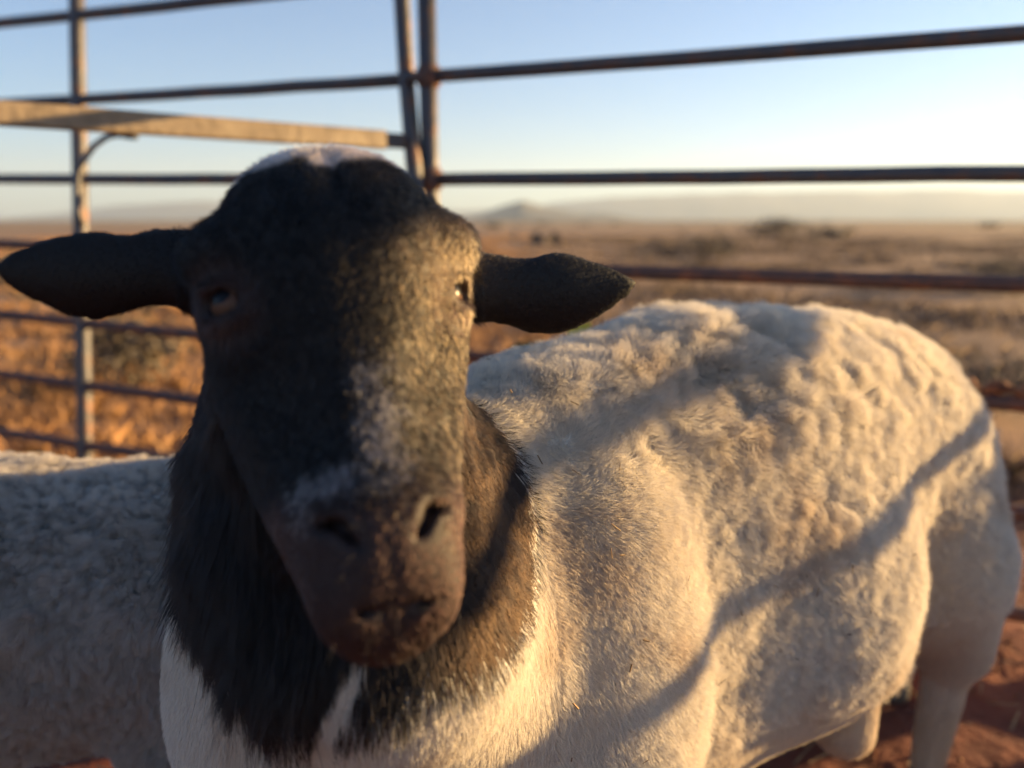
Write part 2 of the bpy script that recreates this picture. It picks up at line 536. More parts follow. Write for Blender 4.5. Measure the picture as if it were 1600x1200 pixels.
# left panel
Q = lambda px, py, dd=0: W(px, py, fence_d(px)+dd)
leftp = tag(empty('cattle_fence', (Q(632, 400)[0], Q(632, 400)[1], 0)), 'steel tube cattle panel running left from the double post behind the ram ear', 'fence')
rails = [((-260, 62), (628, -32)), ((-260, 175), (628, 125)), ((-260, 277), (634, 279)), ((-260, 366), (638, 412)),
         ((-260, 462), (642, 556)), ((-260, 548), (646, 668)), ((-260, 632), (650, 775))]
for k, (a, b_) in enumerate(rails):
    V, F = tube(lerp_path(Q(*a), Q(*b_), 16, .004, 40+k), .0165)
    link_mesh('rail', V, F, M_steel if k < 3 else M_rust, leftp)
V, F = tube([Q(118, -140), Q(121, 60), Q(125, 260), Q(129, 500), Q(133, 700), Q(138, 1010)], .0235)
link_mesh('post', V, F, M_steel, leftp)
V, F = tube([Q(622, -200), Q(628, 0), Q(636, 130), Q(650, 300), Q(662, 600), Q(672, 800), Q(684, 1080)], .0215)
link_mesh('post', V, F, M_steel, leftp)
V, F = tube([Q(-255, -140), Q(-250, 500), Q(-240, 900)], .0235)
link_mesh('post', V, F, M_steel, leftp)
# joining pin lug between the two posts
V, F = tube([W(634, 122, 1.99), W(671, 118, 1.99)], .014)
link_mesh('joining_lug', V, F, M_steel, leftp)

# tan bar across the front of the left panel
bar = tag(empty('fence_bar', tuple(W(300, 200, 1.9))), 'sunlit tan bar crossing the left fence panel just behind the ram crown', 'fence bar')
def box_tube(A, B, h, w):
    A = np.asarray(A); B = np.asarray(B)
    n = 8
    V = []; F = []
    d = (B-A)/np.linalg.norm(B-A); s = np.cross(d, [0, 0, 1]); s /= np.linalg.norm(s); u = np.cross(s, d)
    c = .22
    prof = [(-1, -1+c), (-1+c, -1), (1-c, -1), (1, -1+c), (1, 1-c), (1-c, 1), (-1+c, 1), (-1, 1-c)]
    for i in range(n):
        q = A+(B-A)*i/(n-1)
        for a, b_ in prof: V.append(q+s*a*w/2+u*b_*h/2)
    for i in range(n-1):
        for k in range(8): F.append((i*8+k, i*8+(k+1) % 8, (i+1)*8+(k+1) % 8, (i+1)*8+k))
    F.append(tuple(range(8))[::-1]); F.append(tuple((n-1)*8+k for k in range(8)))
    return np.array(V), F
V, F = box_tube(W(-160, 166, 1.38), W(600, 219, 1.98), .045, .03)
link_mesh('bar', V, F, M_tan, bar, smooth=False)
V, F = box_tube(W(597, 219, 1.979), W(632, 221, 1.993), .036, .024)
link_mesh('end_sleeve', V, F, M_steel, bar, smooth=False)
# bent rod on the left post
rod = tag(empty('bent_rod', tuple(W(135, 300, 2.15))), 'dark bent rod curling up from the left fence post under the tan bar', 'rod')
ctrl = [(128, 352), (122, 330), (121, 300), (124, 272), (132, 248), (147, 228), (166, 214), (188, 209), (196, 209)]
V, F = tube([W(a, b_, 2.13) for a, b_ in ctrl], .0085, 10)
link_mesh('rod', V, F, M_wire, rod)
V, F = tube([W(184, 208, 2.13), W(200, 210, 2.13), W(214, 213, 2.13)], [.011, .013, .010], 10)
link_mesh('sleeve', V, F, M_wire, rod)

# ------------------------------------------------------------------ implicit modelling of the sheep
class Field:
    def __init__(s, xs, ys, zs):
        s.ax = [np.asarray(a, np.float32) for a in (xs, ys, zs)]
        s.D = np.full([len(a) for a in s.ax], .3, np.float32)
    def sub(s, c, r):
        sl = []
        for a, ci, ri in zip(s.ax, c, np.broadcast_to(r, 3)):
            i0 = np.searchsorted(a, ci-ri); i1 = np.searchsorted(a, ci+ri)
            sl.append(slice(max(i0-1, 0), min(i1+1, len(a))))
        sl = tuple(sl)
        X = s.ax[0][sl[0]][:, None, None]; Y = s.ax[1][sl[1]][None, :, None]; Z = s.ax[2][sl[2]][None, None, :]
        return sl, X, Y, Z
    def merge(s, sl, d, k, op):
        a = s.D[sl]
        if a.size == 0: return
        if op == 'add':
            h = np.maximum(k-np.abs(a-d), 0)/k
            s.D[sl] = np.minimum(a, d)-h*h*k*.25
        else:
            d = -d
            h = np.maximum(k-np.abs(a-d), 0)/k
            s.D[sl] = np.maximum(a, d)+h*h*k*.25
    def ell(s, c, r, R=None, k=.03, op='add'):
        c = np.asarray(c, float); r = np.asarray(r, float)
        R = np.eye(3) if R is None else np.asarray(R)       # columns = local axes
        m = r.max()+k+.01
        sl, X, Y, Z = s.sub(c, m)
        X = X-c[0]; Y = Y-c[1]; Z = Z-c[2]
        k0 = 0; k1 = 0
        for i in range(3):
            q = (X*R[0, i]+Y*R[1, i]+Z*R[2, i])/r[i]
            k0 = k0+q*q; k1 = k1+(q/r[i])**2
        k0 = np.sqrt(k0); k1 = np.sqrt(k1)+1e-6
        s.merge(sl, (k0*(k0-1)/k1).astype(np.float32), k, op)
    def cone(s, a, b, ra, rb, k=.03, op='add'):
        a = np.asarray(a, float); b = np.asarray(b, float)
        m = max(ra, rb)+k+.01
        lo = np.minimum(a, b)-m; hi = np.maximum(a, b)+m
        sl, X, Y, Z = s.sub((lo+hi)/2, (hi-lo)/2)
        ab = b-a; L2 = ab@ab
        X = X-a[0]; Y = Y-a[1]; Z = Z-a[2]
        t = np.clip((X*ab[0]+Y*ab[1]+Z*ab[2])/L2, 0, 1)
        d = np.sqrt((X-t*ab[0])**2+(Y-t*ab[1])**2+(Z-t*ab[2])**2)-(ra+(rb-ra)*t)
        s.merge(sl, d.astype(np.float32), k, op)
    def leaf(s, base, tip, wdir, hs, thick, cup, k=.008):
        """ear: a cupped leaf from base to tip, width along wdir"""
        base = np.asarray(base); tip = np.asarray(tip)
        u = tip-base; L = np.linalg.norm(u); u /= L
        v = np.asarray(wdir)-u*(np.asarray(wdir)@u); v /= np.linalg.norm(v); w = np.cross(u, v)
        c = (base+tip)/2; m = L/2+.04
        sl, X, Y, Z = s.sub(c, m)
        X = X-base[0]; Y = Y-base[1]; Z = Z-base[2]
        U = (X*u[0]+Y*u[1]+Z*u[2])/L; Vv = X*v[0]+Y*v[1]+Z*v[2]; Ww = X*w[0]+Y*w[1]+Z*w[2]
        h0 = np.interp(U, [q[0] for q in hs], [q[1] for q in hs])     # upper half width
        h1 = np.interp(U, [q[0] for q in hs], [q[2] for q in hs])     # lower half width
        h = np.where(Vv > 0, h0, h1)*1.10+1e-4
        Ww = Ww - cup*(Vv/.026)**2 + cup*.5
        q = (np.abs(Vv/h)**3+np.abs(Ww/(thick*np.clip((1.08-U)*2.0, .5, 1)))**3)**(1/3)
        d = (q-1)*thick
        d = np.maximum(d, (U-1.0)*L); d = np.maximum(d, (-.1-U)*L)
        s.merge(sl, d.astype(np.float32), k, 'add')
    def mesh(s):
        D = s.D; ins = D < 0
        nx, ny, nz = D.shape
        cnt = np.zeros((nx-1, ny-1, nz-1), np.int8)
        for a in (0, 1):
            for b in (0, 1):
                for c in (0, 1):
                    cnt += ins[a:nx-1+a, b:ny-1+b, c:nz-1+c]
        act = (cnt > 0) & (cnt < 8)
        I = np.argwhere(act)
        vid = np.full(cnt.shape, -1, np.int64); vid[act] = np.arange(len(I))
        acc = np.zeros((len(I), 3)); num = np.zeros(len(I))
        for axis in range(3):
            o1, o2 = [x for x in range(3) if x != axis]
            for a in (0, 1):
                for b in (0, 1):
                    A = I.copy(); A[:, o1] += a; A[:, o2] += b
                    B = A.copy(); B[:, axis] += 1
                    va = D[A[:, 0], A[:, 1], A[:, 2]]; vb = D[B[:, 0], B[:, 1], B[:, 2]]
                    cr = (va < 0) != (vb < 0)
                    t = np.where(cr, va/np.where(cr, va-vb, 1), 0)
                    p = np.stack([s.ax[j][A[:, j]] for j in range(3)], -1).astype(float)
                    p[:, axis] += t*(s.ax[axis][B[:, axis]]-s.ax[axis][A[:, axis]])
                    acc += p*cr[:, None]; num += cr
        V = acc/num[:, None]
        Q = []
        for axis in range(3):
            o1, o2 = [(1, 2), (2, 0), (0, 1)][axis]
            lo = [slice(None)]*3; hi = [slice(None)]*3
            lo[axis] = slice(0, -1); hi[axis] = slice(1, None)
            ch = ins[tuple(lo)] != ins[tuple(hi)]
            E = np.argwhere(ch)
            ok = (E[:, o1] >= 1) & (E[:, o2] >= 1) & (E[:, o1] < D.shape[o1]-1) & (E[:, o2] < D.shape[o2]-1)
            E = E[ok]
            inside_first = ins[E[:, 0], E[:, 1], E[:, 2]]
            def cell(d1, d2):
                C = E.copy(); C[:, o1] += d1; C[:, o2] += d2
                return vid[C[:, 0], C[:, 1], C[:, 2]]
            q = np.stack([cell(-1, -1), cell(0, -1), cell(0, 0), cell(-1, 0)], -1)
            q[~inside_first] = q[~inside_first][:, ::-1]
            Q.append(q)
        Q = np.concatenate(Q)
        return V, Q

def smooth_verts(V, Q, it=2, f=.5):
    for _ in range(it):
        acc = np.zeros_like(V); n = np.zeros(len(V))
        for a in range(4):
            for b in (1, 3):
                i = Q[:, a]; j = Q[:, (a+b) % 4]
                for c in range(3):
                    acc[:, c] += np.bincount(i, V[j, c], len(V))
                n += np.bincount(i, minlength=len(V))
        V = V*(1-f)+f*acc/np.maximum(n, 1)[:, None]
    return V

def vnormals(V, Q):
    n = np.cross(V[Q[:, 2]]-V[Q[:, 0]], V[Q[:, 3]]-V[Q[:, 1]])
    N = np.zeros_like(V)
    for a in range(4):
        for c in range(3): N[:, c] += np.bincount(Q[:, a], n[:, c], len(V))
    return nrm(N)

def skin_object(name, V, Q, colr, parent):
    o = link_mesh(name, V, Q, M_skin, parent)
    a = o.data.color_attributes.new('coat', 'FLOAT_COLOR', 'POINT')
    a.data.foreach_set('color', np.c_[colr, np.ones(len(colr))].astype(np.float32).ravel())
    return o

def scatter(V, Q, Nv, dens, r):
    """random roots on the quads; dens = hairs per m2 for each face"""
    A = np.cross(V[Q[:, 2]]-V[Q[:, 0]], V[Q[:, 3]]-V[Q[:, 1]])
    ar = .5*np.linalg.norm(A, axis=1)
    cnt = r.poisson(ar*dens)
    f = np.repeat(np.arange(len(Q)), cnt)
    u = r.random(len(f))[:, None]; v = r.random(len(f))[:, None]
    q = Q[f]
    def bl(X): return (X[q[:, 0]]*(1-u)+X[q[:, 1]]*u)*(1-v)+(X[q[:, 3]]*(1-u)+X[q[:, 2]]*u)*v
    return bl(V), nrm(bl(Nv)), f

def make_hair(name, parent, roots, N, length, flow, colr, mat, npts=6, lift=.4, curl=.0, curlf=3, clump=.5, csize=.010, rad=.00022, droop=0, seed=3, frizz=.15, kind=None):
    """roots/N (n,3); flow (n,3) = tangent direction the hair lies along"""
    r = np.random.default_rng(seed)
    n = len(roots)
    flow = flow - N*np.sum(flow*N, 1, keepdims=True)
    flow = nrm(flow)
    lift = np.broadcast_to(lift, n)[:, None]
    cs = np.broadcast_to(csize, n)
    L = np.asarray(length)[:, None]
    jit = r.normal(0, 1, (n, 3))*np.broadcast_to(frizz, n)[:, None]
    D = nrm(N*lift + flow*(1-lift) + jit)
    side = nrm(np.cross(N, flow)+1e-6)
    # coherent waviness: phase from a slowly varying noise
    ph = 9*noise(roots, 55, 3)+r.normal(0, .5, n)
    T = np.linspace(0, 1, npts)
    P = np.zeros((n, npts, 3))
    cu = np.broadcast_to(curl, n)[:, None]
    for i, t in enumerate(T):
        off = D*t + N*0
        w1 = np.sin(ph[:, None]+t*curlf*6.283)-np.sin(ph[:, None])
        w2 = np.cos(ph[:, None]*1.3+t*curlf*6.283)-np.cos(ph[:, None]*1.3)
        off = off + side*w1*cu*t**.5*.5 + N*w2*cu*t**.5*.35
        off[:, 2] -= droop*t*t
        P[:, i] = roots + off*L
    if np.any(np.asarray(clump) > 0):

        # clump centres: thin the roots to about one per csize^2
        order = r.permutation(n)
        key = np.floor(roots[order]/np.maximum(cs[order], 1e-4)[:, None] + r.random(3)).astype(np.int64)
        kk = key[:, 0]*73856093 ^ key[:, 1]*19349663 ^ key[:, 2]*83492791
        _, first = np.unique(kk, return_index=True)
        cen = order[first]
        kd = kdtree.KDTree(len(cen))
        for a, i in enumerate(cen): kd.insert(roots[i], a)
        kd.balance()
        near = np.fromiter((kd.find(q)[1] for q in (roots + r.normal(0, 1, roots.shape)*cs[:, None]*.18)), dtype=np.int64, count=n)
        c = cen[near]
        cf = np.broadcast_to(clump, n)
        for i, t in enumerate(T):
            k = (cf*t**1.2)[:, None]
            P[:, i] = P[:, i]*(1-k)+(P[c, i] if i else roots[c])*k if i else P[:, i]
    hc = bpy.data.hair_curves.new(name)
    hc.add_curves([npts]*n)
    P = P - parent_origin(parent)
    hc.attributes['position'].data.foreach_set('vector', P.astype(np.float32).ravel())
    ra = hc.attributes.get('radius') or hc.attributes.new('radius', 'FLOAT', 'POINT')
    rr = np.broadcast_to(rad, n)[:, None]*(1-.75*T[None, :]**1.5)
    ra.data.foreach_set('value', rr.astype(np.float32).ravel())
    ca = hc.attributes.new('coat', 'FLOAT_COLOR', 'POINT')
    C = np.repeat(np.c_[colr, np.ones(n)][:, None, :], npts, 1).astype(np.float32)
    ca.data.foreach_set('color', C.ravel())
    hc.materials.append(mat)
    o = bpy.data.objects.new(name, hc)
    COL.objects.link(o)
    o.parent = parent
    if kind: o['kind'] = kind
    return o

# ------------------------------------------------------------------ the ram
# body frame
A0 = np.array([-.07, .72]); axv = np.array([.813, .582]); latv = np.array([.582, -.813])
def B(s, l, z): 
    q = A0+axv*s+latv*l
    return np.array([q[0], q[1], z])
RB = np.array([[axv[0], latv[0], 0], [axv[1], latv[1], 0], [0, 0, 1]])

# head frame, in camera axes first (right, up, towards viewer)
EYE = {-1: (.0615, .0050, 42), 1: (.0625, -.003, 58)}    # lateral, forward, gaze angle
HY, HP, HR = math.radians(19), math.radians(12), math.radians(6)
def rot(a, ax):
    c, s = math.cos(a), math.sin(a)
    return np.array({'x': [[1, 0, 0], [0, c, -s], [0, s, c]], 'y': [[c, 0, s], [0, 1, 0], [-s, 0, c]], 'z': [[c, -s, 0], [s, c, 0], [0, 0, 1]]}[ax])
CB = np.stack([AX, AU, -AF], 1)
RH = CB@rot(HR, 'z')@rot(HY, 'y')@rot(-HP, 'x')
OH = W(535, 470, .475)
def H(x, y, z): return OH+RH@np.array([x, y, z])
def inH(P): return (P-OH)@RH
def rh(ax_, deg): return RH@rot(math.radians(deg), ax_)

def axis(segs):
    out = [np.arange(a, b, st) for a, b, st in segs]
    return np.concatenate(out)

def build_ram():
    xs = axis([(-.40, -.335, .006), (-.335, .13, .0027), (.13, .84, .0065)])
    ys = axis([(.28, .60, .0027), (.60, 1.45, .0065)])
    zs = axis([(0.03, .60, .0065), (.60, 1.0, .0027), (1.0, 1.1, .006)])
    f = Field(xs, ys, zs)
    # torso
    f.ell(B(.42, 0, .56), (.37, .172, .20), RB, .05)
    f.ell(B(.09, 0, .525), (.17, .160, .22), RB, .08)
    f.ell(B(.70, 0, .580), (.18, .15, .165), RB, .06)
    f.ell(B(.16, 0, .665), (.16, .09, .10), RB, .06)
    f.ell(B(.34, 0, .655), (.19, .115, .119), RB, .05)
    f.ell(B(.475, .045, .44), (.18, .17, .195), RB, .05)
    f.ell(B(.27, .0, .39), (.29, .16, .20), RB, .06)
    f.ell(B(.50, 0, .655), (.22, .12, .112), RB, .06)
    for s in (-1, 1):
        f.ell(B(.11, .125*s, .49), (.10, .070, .19), RB, .03)
        f.ell(B(.775, .095*s, .47), (.125, .075, .19), RB, .03)
        f.cone(B(.79, .10*s, .40), B(.86, .105*s, .25), .102, .060, .04)
        f.cone(B(.87, .105*s, .24), B(.83, .105*s, .03), .036, .022, .02)
        f.cone(B(.08, .10*s, .36), B(.07, .10*s, .20), .058, .030, .05)
        f.cone(B(.07, .10*s, .20), B(.07, .10*s, .03), .029, .021, .02)
    f.ell(B(-.02, 0, .43), (.11, .13, .15), RB, .06)
    f.ell(W(500, 1080, .70), (.13, .10, .19), None, .06)
    f.ell(B(.11, .125, .42), (.10, .070, .17), RB, .03)
    f.cone(B(.87, 0, .66), B(.90, 0, .55), .026, .018, .03)
    # scrotum
    f.cone(W(1350, 1010, 1.05), W(1318, 1135, 1.06), .026, .038, .02)
    # neck
    f.cone(W(512, 500, .60), W(540, 760, .62), .078, .096, .05)
    f.cone(W(540, 770, .63), B(.05, 0, .53), .100, .14, .06)
    f.cone(W(500, 700, .57), W(560, 960, .57), .07, .085, .05)
    f.cone(W(640, 1000, .60), B(.0, 0, .45), .085, .13, .06)
    # --- head
    def yr(y):                       # the face is drawn on a short head, then stretched along the nose
        return y if y > 0 else (y*1.25 if y > -.13 else y*1.25+(y+.13)*.35)
    e = lambda c, r, k=.02, R=None, op='add': f.ell(H(c[0], yr(c[1]), c[2]), r, RH if R is None else R, k, op)
    cn = lambda a, b, ra, rb, k=.02, op='add': f.cone(H(a[0], yr(a[1]), a[2]), H(b[0], yr(b[1]), b[2]), ra, rb, k, op)
    e((0, .016, -.024), (.074, .074, .066))
    e((0, .036, .004), (.060, .050, .044), .03)
    e((0, .070, -.035), (.054, .030, .045), .03)
    cn((0, .0, -.002), (.0, -.105, .012), .042, .033, .03)
    for s in (-1, 1):
        e((.063*s, .031, -.002), (.028, .021, .027), .014)       # brow
        e((.058*s, .000, -.011), (.025, .026, .025), .012)       # orbit
        e((.053*s, -.020, -.004), (.015, .008, .015), .010)      # below the eye
        cn((.047*s, -.024, -.030), (.024*s, -.100, .000), .029, .025, .022)
        cn((.048*s, -.030, -.066), (.020*s, -.125, -.024), .032, .020, .03)
        cn((.052*s, .045, -.055), (.078*s, .040, -.060), .026, .020, .02)   # ear root
    e((0, -.113, .010), (.041, .050, .038), .025)                # muzzle
    e((0, -.118, .030), (.032, .032, .022), .02)                 # nose pad
    for s in (-1, 1):
        e((.023*s, -.107, .033), (.012, .018, .013), .012)       # nostril wing
        e((.020*s, -.134, .020), (.021, .028, .024), .012)       # upper lip halves
    e((0, -.146, .002), (.029, .023, .027), .018)                # chin
    # nostrils, philtrum, mouth, eye openings
    for s in (-1, 1):
        e((.020*s, -.113, .051), (.0021, .0095, .010), .004, RH@rot(math.radians(-42*s), 'z'), 'cut')
        e((.028*s, -.107, .046), (.0022, .009, .010), .004, RH@rot(math.radians(-80*s), 'z'), 'cut')
        cn((0, -.143, .046), (.024*s, -.139, .036), .0028, .0028, .004, 'cut')
        cn((.024*s, -.139, .036), (.042*s, -.127, .002), .0028, .0020, .004, 'cut')
        ex, ez, ga = EYE[s]; gs, gc = math.sin(math.radians(ga)), math.cos(math.radians(ga))
        RE = RH@rot(math.radians(ga*s), 'y')
        P_ = lambda out, up: (s*(ex+gs*out), up, ez+gc*out)
        e(P_(.004, .0), (.0165, .0165, .0120), .008, RE)            # lids bulge round the ball
        e(P_(.0135, -.0005), (.0140, .0082, .0105), .003, RE, 'cut')
        e(P_(.0095, .0098), (.0160, .0032, .0062), .004, RE)        # upper lid
        e(P_(.0085, -.0100), (.0130, .0022, .0050), .004, RE)       # lower lid
    cn((0, -.120, .058), (0, -.143, .050), .0018, .0024, .005, 'cut')
    cn((.0, .080, .026), (0, .044, .055), .0010, .0014, .010, 'cut')
    # ears
    f.leaf(W(292, 425, .505), W(-9, 418, .465), AU, [(-.1, .026, .020), (0, .026, .020), (.18, .028, .021), (.3, .0225, .024), (.5, .024, .030), (.68, .021, .027), (.85, .014, .019), (.95, .009, .012), (1.0, .004, .005)], .0050, .010)
    f.leaf(W(738, 448, .53), W(995, 441, .555), AU, [(-.1, .024, .02), (0, .025, .022), (.2, .020, .026), (.33, .018, .031), (.5, .023, .033), (.65, .019, .029), (.85, .011, .019), (.95, .005, .010), (1.0, .001, .003)], .0050, -.009)
    V, Q = f.mesh()
    # keep the big connected surface only
    V = smooth_verts(V, Q, 2, .4)
    hv = inH(V)
    k = (sstep(np.abs(hv[:, 0]), .088, .105)*(hv[:, 1] > -.06)*(hv[:, 2] > -.17))[:, None]
    Vs = smooth_verts(V, Q, 14, .6)
    V = V*(1-k)+Vs*k
    return V, Q

V, Q = build_ram()
Nv = vnormals(V, Q)
px, py, dd = PX(V)
hl = inH(V)

def headness(P):
    h = inH(P)
    # 1 on the face and ears, 0 on neck and body
    a = np.array([0, .045, -.012]); b = np.array([0, -.195, .008])
    t = np.clip(((h-a)@(b-a))/((b-a)@(b-a)), 0, 1)
    d = np.linalg.norm(h-(a+t[:, None]*(b-a)), axis=1)-(.102*(1-t)+.064*t)
    ear = (np.abs(h[:, 0]) > .075) & (h[:, 1] > -.05) & (h[:, 1] < .11) & (h[:, 2] > -.16)
    return np.maximum(sstep(-d, -.006, .006), ear*1.0)

def body_coords(P):
    q = P[:, :2]-A0
    return q@axv, q@latv, P[:, 2]

C1 = W(548, 800, .585); C2 = W(505, 440, .60)
def black_mask(P, jitter=0.0):
    ab = C2-C1; t = np.clip(((P-C1)@ab)/(ab@ab), 0, 1)
    d = np.linalg.norm(P-(C1+t[:, None]*ab), axis=1)
    lim = .153-.018*t
    m = d + .006*noise(P, 40, 2) + .004*noise(P, 160, 6) + jitter
    neck = (m < lim)
    # pale strip under the throat, left of centre, and the white chest on the left
    x, y, _ = PX(P)
    wob = 10*noise(P, 60, 51)+6*noise(P, 180, 52)
    strip = (np.abs(x-(560-(y-1030)*.46)+wob*.6) < 13+.05*(y-1030)) & (y > 1025+wob)
    leftcut = x+wob < np.interp(y, [790, 880, 1000, 1100, 1200], [255, 292, 358, 395, 430])
    return (neck & ~strip & ~leftcut) | (headness(P) > .5)

def face_white(P, Nn):
    """soft natural white markings on the face, 0..1"""
    x, y, _ = PX(P)
    f_ = (Nn@(-AF) > -.1) & (headness(P) > .5)
    w = np.zeros(len(P))
    def blob(cx, cy, rx, ry, ang=0, a=1.0):
        c, s = math.cos(math.radians(ang)), math.sin(math.radians(ang))
        u = ((x-cx)*c+(y-cy)*s)/rx; v = (-(x-cx)*s+(y-cy)*c)/ry
        return a*np.exp(-(u*u+v*v)*1.1)
    nn = noise(P, 260, 8)*.5+noise(P, 80, 9)*.5
    for b in [(592, 660, 42, 100, 4, .95), (598, 735, 62, 46, 0, .85), (520, 752, 70, 34, -12, .8), (468, 800, 26, 65, 8, .75), (565, 590, 30, 55, 0, .55), (318, 378, 18, 18, 0, .35)]:
        w = np.maximum(w, blob(*b)*(1+nn))
    w = sstep(w, .14, .85)*f_
    h = inH(P)
    crown = sstep(h[:, 1]+.010*noise(P, 90, 4)-.25*np.abs(h[:, 0]), .066, .078)*(headness(P) > .3)
    return w, crown

BLACK = np.array([.0024, .0020, .0026]); BROWN = np.array([.011, .0065, .0045]); WHITE = np.array([.80, .745, .665]); CHEST = np.array([.72, .66, .62])
def coat_color(P, Nn, jit, r, strand=False):
    n = len(P)
    c = np.tile(WHITE, (n, 1))
    # stained, yellower wool low down
    z = P[:, 2]
    st = np.clip(.5+.5*fbm(P, 9, 3, 12), 0, 1)*.25
    c = c*(1-st[:, None]*np.array([.15, .28, .45]))
    s0, l0, z0 = body_coords(P)
    dirt = sstep(fbm(P, 14, 4, 55), .12, .55)*.35 + sstep(-z0, -.46, -.26)*.35 + sstep(-z0, -.30, -.05)*.5
    dirt = np.clip(dirt, 0, .8)
    c = c*(1-dirt[:, None]*np.array([.30, .46, .60]))
    bm = black_mask(P, jit)
    brown_var = (.5+.5*noise(P, 25, 14))[:, None]
    bl = BLACK*(1-.4*brown_var)+BROWN*.4*brown_var
    c = np.where(bm[:, None], bl, c)
    h = inH(P)
    hd = headness(P) > .5
    # brownish skin around muzzle and eyes
    mz = sstep(-h[:, 1]+.006*noise(P, 60, 33), .108, .135)*hd
    c = c*(1-mz[:, None]*.8)+np.array([.030, .014, .012])*mz[:, None]*.8
    for s in (-1, 1):
        de = np.linalg.norm(h-np.array([.066*s, -.002, .012]), axis=1)
        k = sstep(-de, -.034, -.016)*hd*.55
        c = c*(1-k[:, None])+np.array([.045, .024, .021])*k[:, None]
    # tan hair with sunlight painted into its colour, right side of face and neck
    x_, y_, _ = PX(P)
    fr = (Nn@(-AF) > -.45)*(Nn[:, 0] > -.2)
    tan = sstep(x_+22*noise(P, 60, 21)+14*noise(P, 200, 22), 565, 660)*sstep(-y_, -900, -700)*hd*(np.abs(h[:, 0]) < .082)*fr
    brow = np.exp(-(((x_-715)/70)**2+((y_-400)/75)**2))*hd  # extra tan standing in for sun on the brow
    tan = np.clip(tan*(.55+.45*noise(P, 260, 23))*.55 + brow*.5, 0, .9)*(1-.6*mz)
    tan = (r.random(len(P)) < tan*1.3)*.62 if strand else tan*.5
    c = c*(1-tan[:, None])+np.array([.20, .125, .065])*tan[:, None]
    tn = sstep(x_, 650, 760)*bm*(1-hd)*(.5+.5*noise(P, 120, 24))*.4  # browner neck hair, painting in its sunlit side
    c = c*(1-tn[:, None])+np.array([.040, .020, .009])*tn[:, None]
    w, cr = face_white(P, Nn)
    w = w*(1-.7*mz)
    w = (r.random(len(P)) < w*.62)*1.0 if strand else w*.30
    c = c*(1-w[:, None])+np.array([.36, .33, .34])*w[:, None]
    c = c*(1-cr[:, None]*.9)+np.array([.66, .56, .50])*cr[:, None]*.9
    return c

def zones(P, Nn):
    """wool weight and short-hair weight on the ram"""
    s, l, z = body_coords(P)
    x, y, _ = PX(P)
    wl = sstep(s, -.02, .05)
    # chest, belly, legs and the front of the shoulder carry short hair
    wl = wl*sstep(z, .33, .42)
    low = sstep(z-.10*s, .42, .36)
    return wl

s_, l_, z_ = body_coords(V)
isblack = black_mask(V)
hd = headness(V)
wl = zones(V, Nv)*(~isblack)
# fleece lumps
top = sstep(V[:, 2], .645, .745)
rid = (1-np.abs(noise(V + .02*np.stack([noise(V, 20, 1), noise(V, 20, 2), noise(V, 20, 3)], -1), 26, 41)))
lump = (fbm(V, 22, 2, 40)*.012+(rid-.6)*.010*np.clip(.5+noise(V, 7, 19), 0, 1))*top + (fbm(V, 30, 2, 140)*.022+(rid-.55)*.016)*np.exp(-((s_-.36)/.11)**2-((z_-.715)/.07)**2) + fbm(V, 60, 2, 44)*.0014 + fbm(V, 14, 2, 47)*.005*(1-top)
fold = .0007*np.sin((s_*1.0+.15*z_)*120+3*noise(V, 9, 3))*sstep(s_, .25, .4)*sstep(-s_, -.62, -.5)
V2 = V + Nv*((lump*.9+fold)*wl*sstep(s_, .02, .15) - wl*.004)[:, None]
V2 = V2 + Nv*(fbm(V, 35, 2, 80)*.004*isblack*(1-hd))[:, None]
V = V2; Nv = vnormals(V, Q)

ram = tag(empty('ram', (.25, .95, 0)), 'white woolled ram with black head and neck facing the camera', 'sheep')
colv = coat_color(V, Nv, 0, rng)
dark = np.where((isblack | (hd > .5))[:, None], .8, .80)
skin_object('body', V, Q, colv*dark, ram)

# eyes
def eye_mat():
    m, nt, p = new_mat('sheep eye')
    tc = nt.nodes.new('ShaderNodeTexCoord')
    sp = nt.nodes.new('ShaderNodeSeparateXYZ'); nt.links.new(tc.outputs['Object'], sp.inputs[0])
    def mth(op, a, b=None):
        n = nt.nodes.new('ShaderNodeMath'); n.operation = op
        for i, v in enumerate((a, b)):
            if v is None: continue
            if isinstance(v, (int, float)): n.inputs[i].default_value = v
            else: nt.links.new(v, n.inputs[i])
        return n.outputs[0]
    # local axes: z = optical axis, x = along the lid, y = up
    r2 = mth('ADD', mth('POWER', sp.outputs['X'], 2), mth('POWER', sp.outputs['Y'], 2))
    rad = mth('SQRT', r2)
    ir = mth('LESS_THAN', rad, .0095)
    pu = mth('ADD', mth('POWER', mth('DIVIDE', sp.outputs['X'], .0072), 2), mth('POWER', mth('DIVIDE', mth('SUBTRACT', sp.outputs['Y'], .0018), .0042), 2))
    pup = mth('LESS_THAN', pu, 1.0)
    m1 = nt.nodes.new('ShaderNodeMix'); m1.data_type = 'RGBA'
    m1.inputs[6].default_value = (.022, .012, .010, 1); m1.inputs[7].default_value = (.095, .050, .032, 1)
    nt.links.new(ir, m1.inputs[0])
    m2 = nt.nodes.new('ShaderNodeMix'); m2.data_type = 'RGBA'
    m2.inputs[7].default_value = (.004, .004, .006, 1)
    nt.links.new(pup, m2.inputs[0]); nt.links.new(m1.outputs[2], m2.inputs[6])
    nt.links.new(m2.outputs[2], p.inputs['Base Color'])
    p.inputs['Roughness'].default_value = .32
    p.inputs['Specular IOR Level'].default_value = .18
    return m
M_eye = eye_mat()
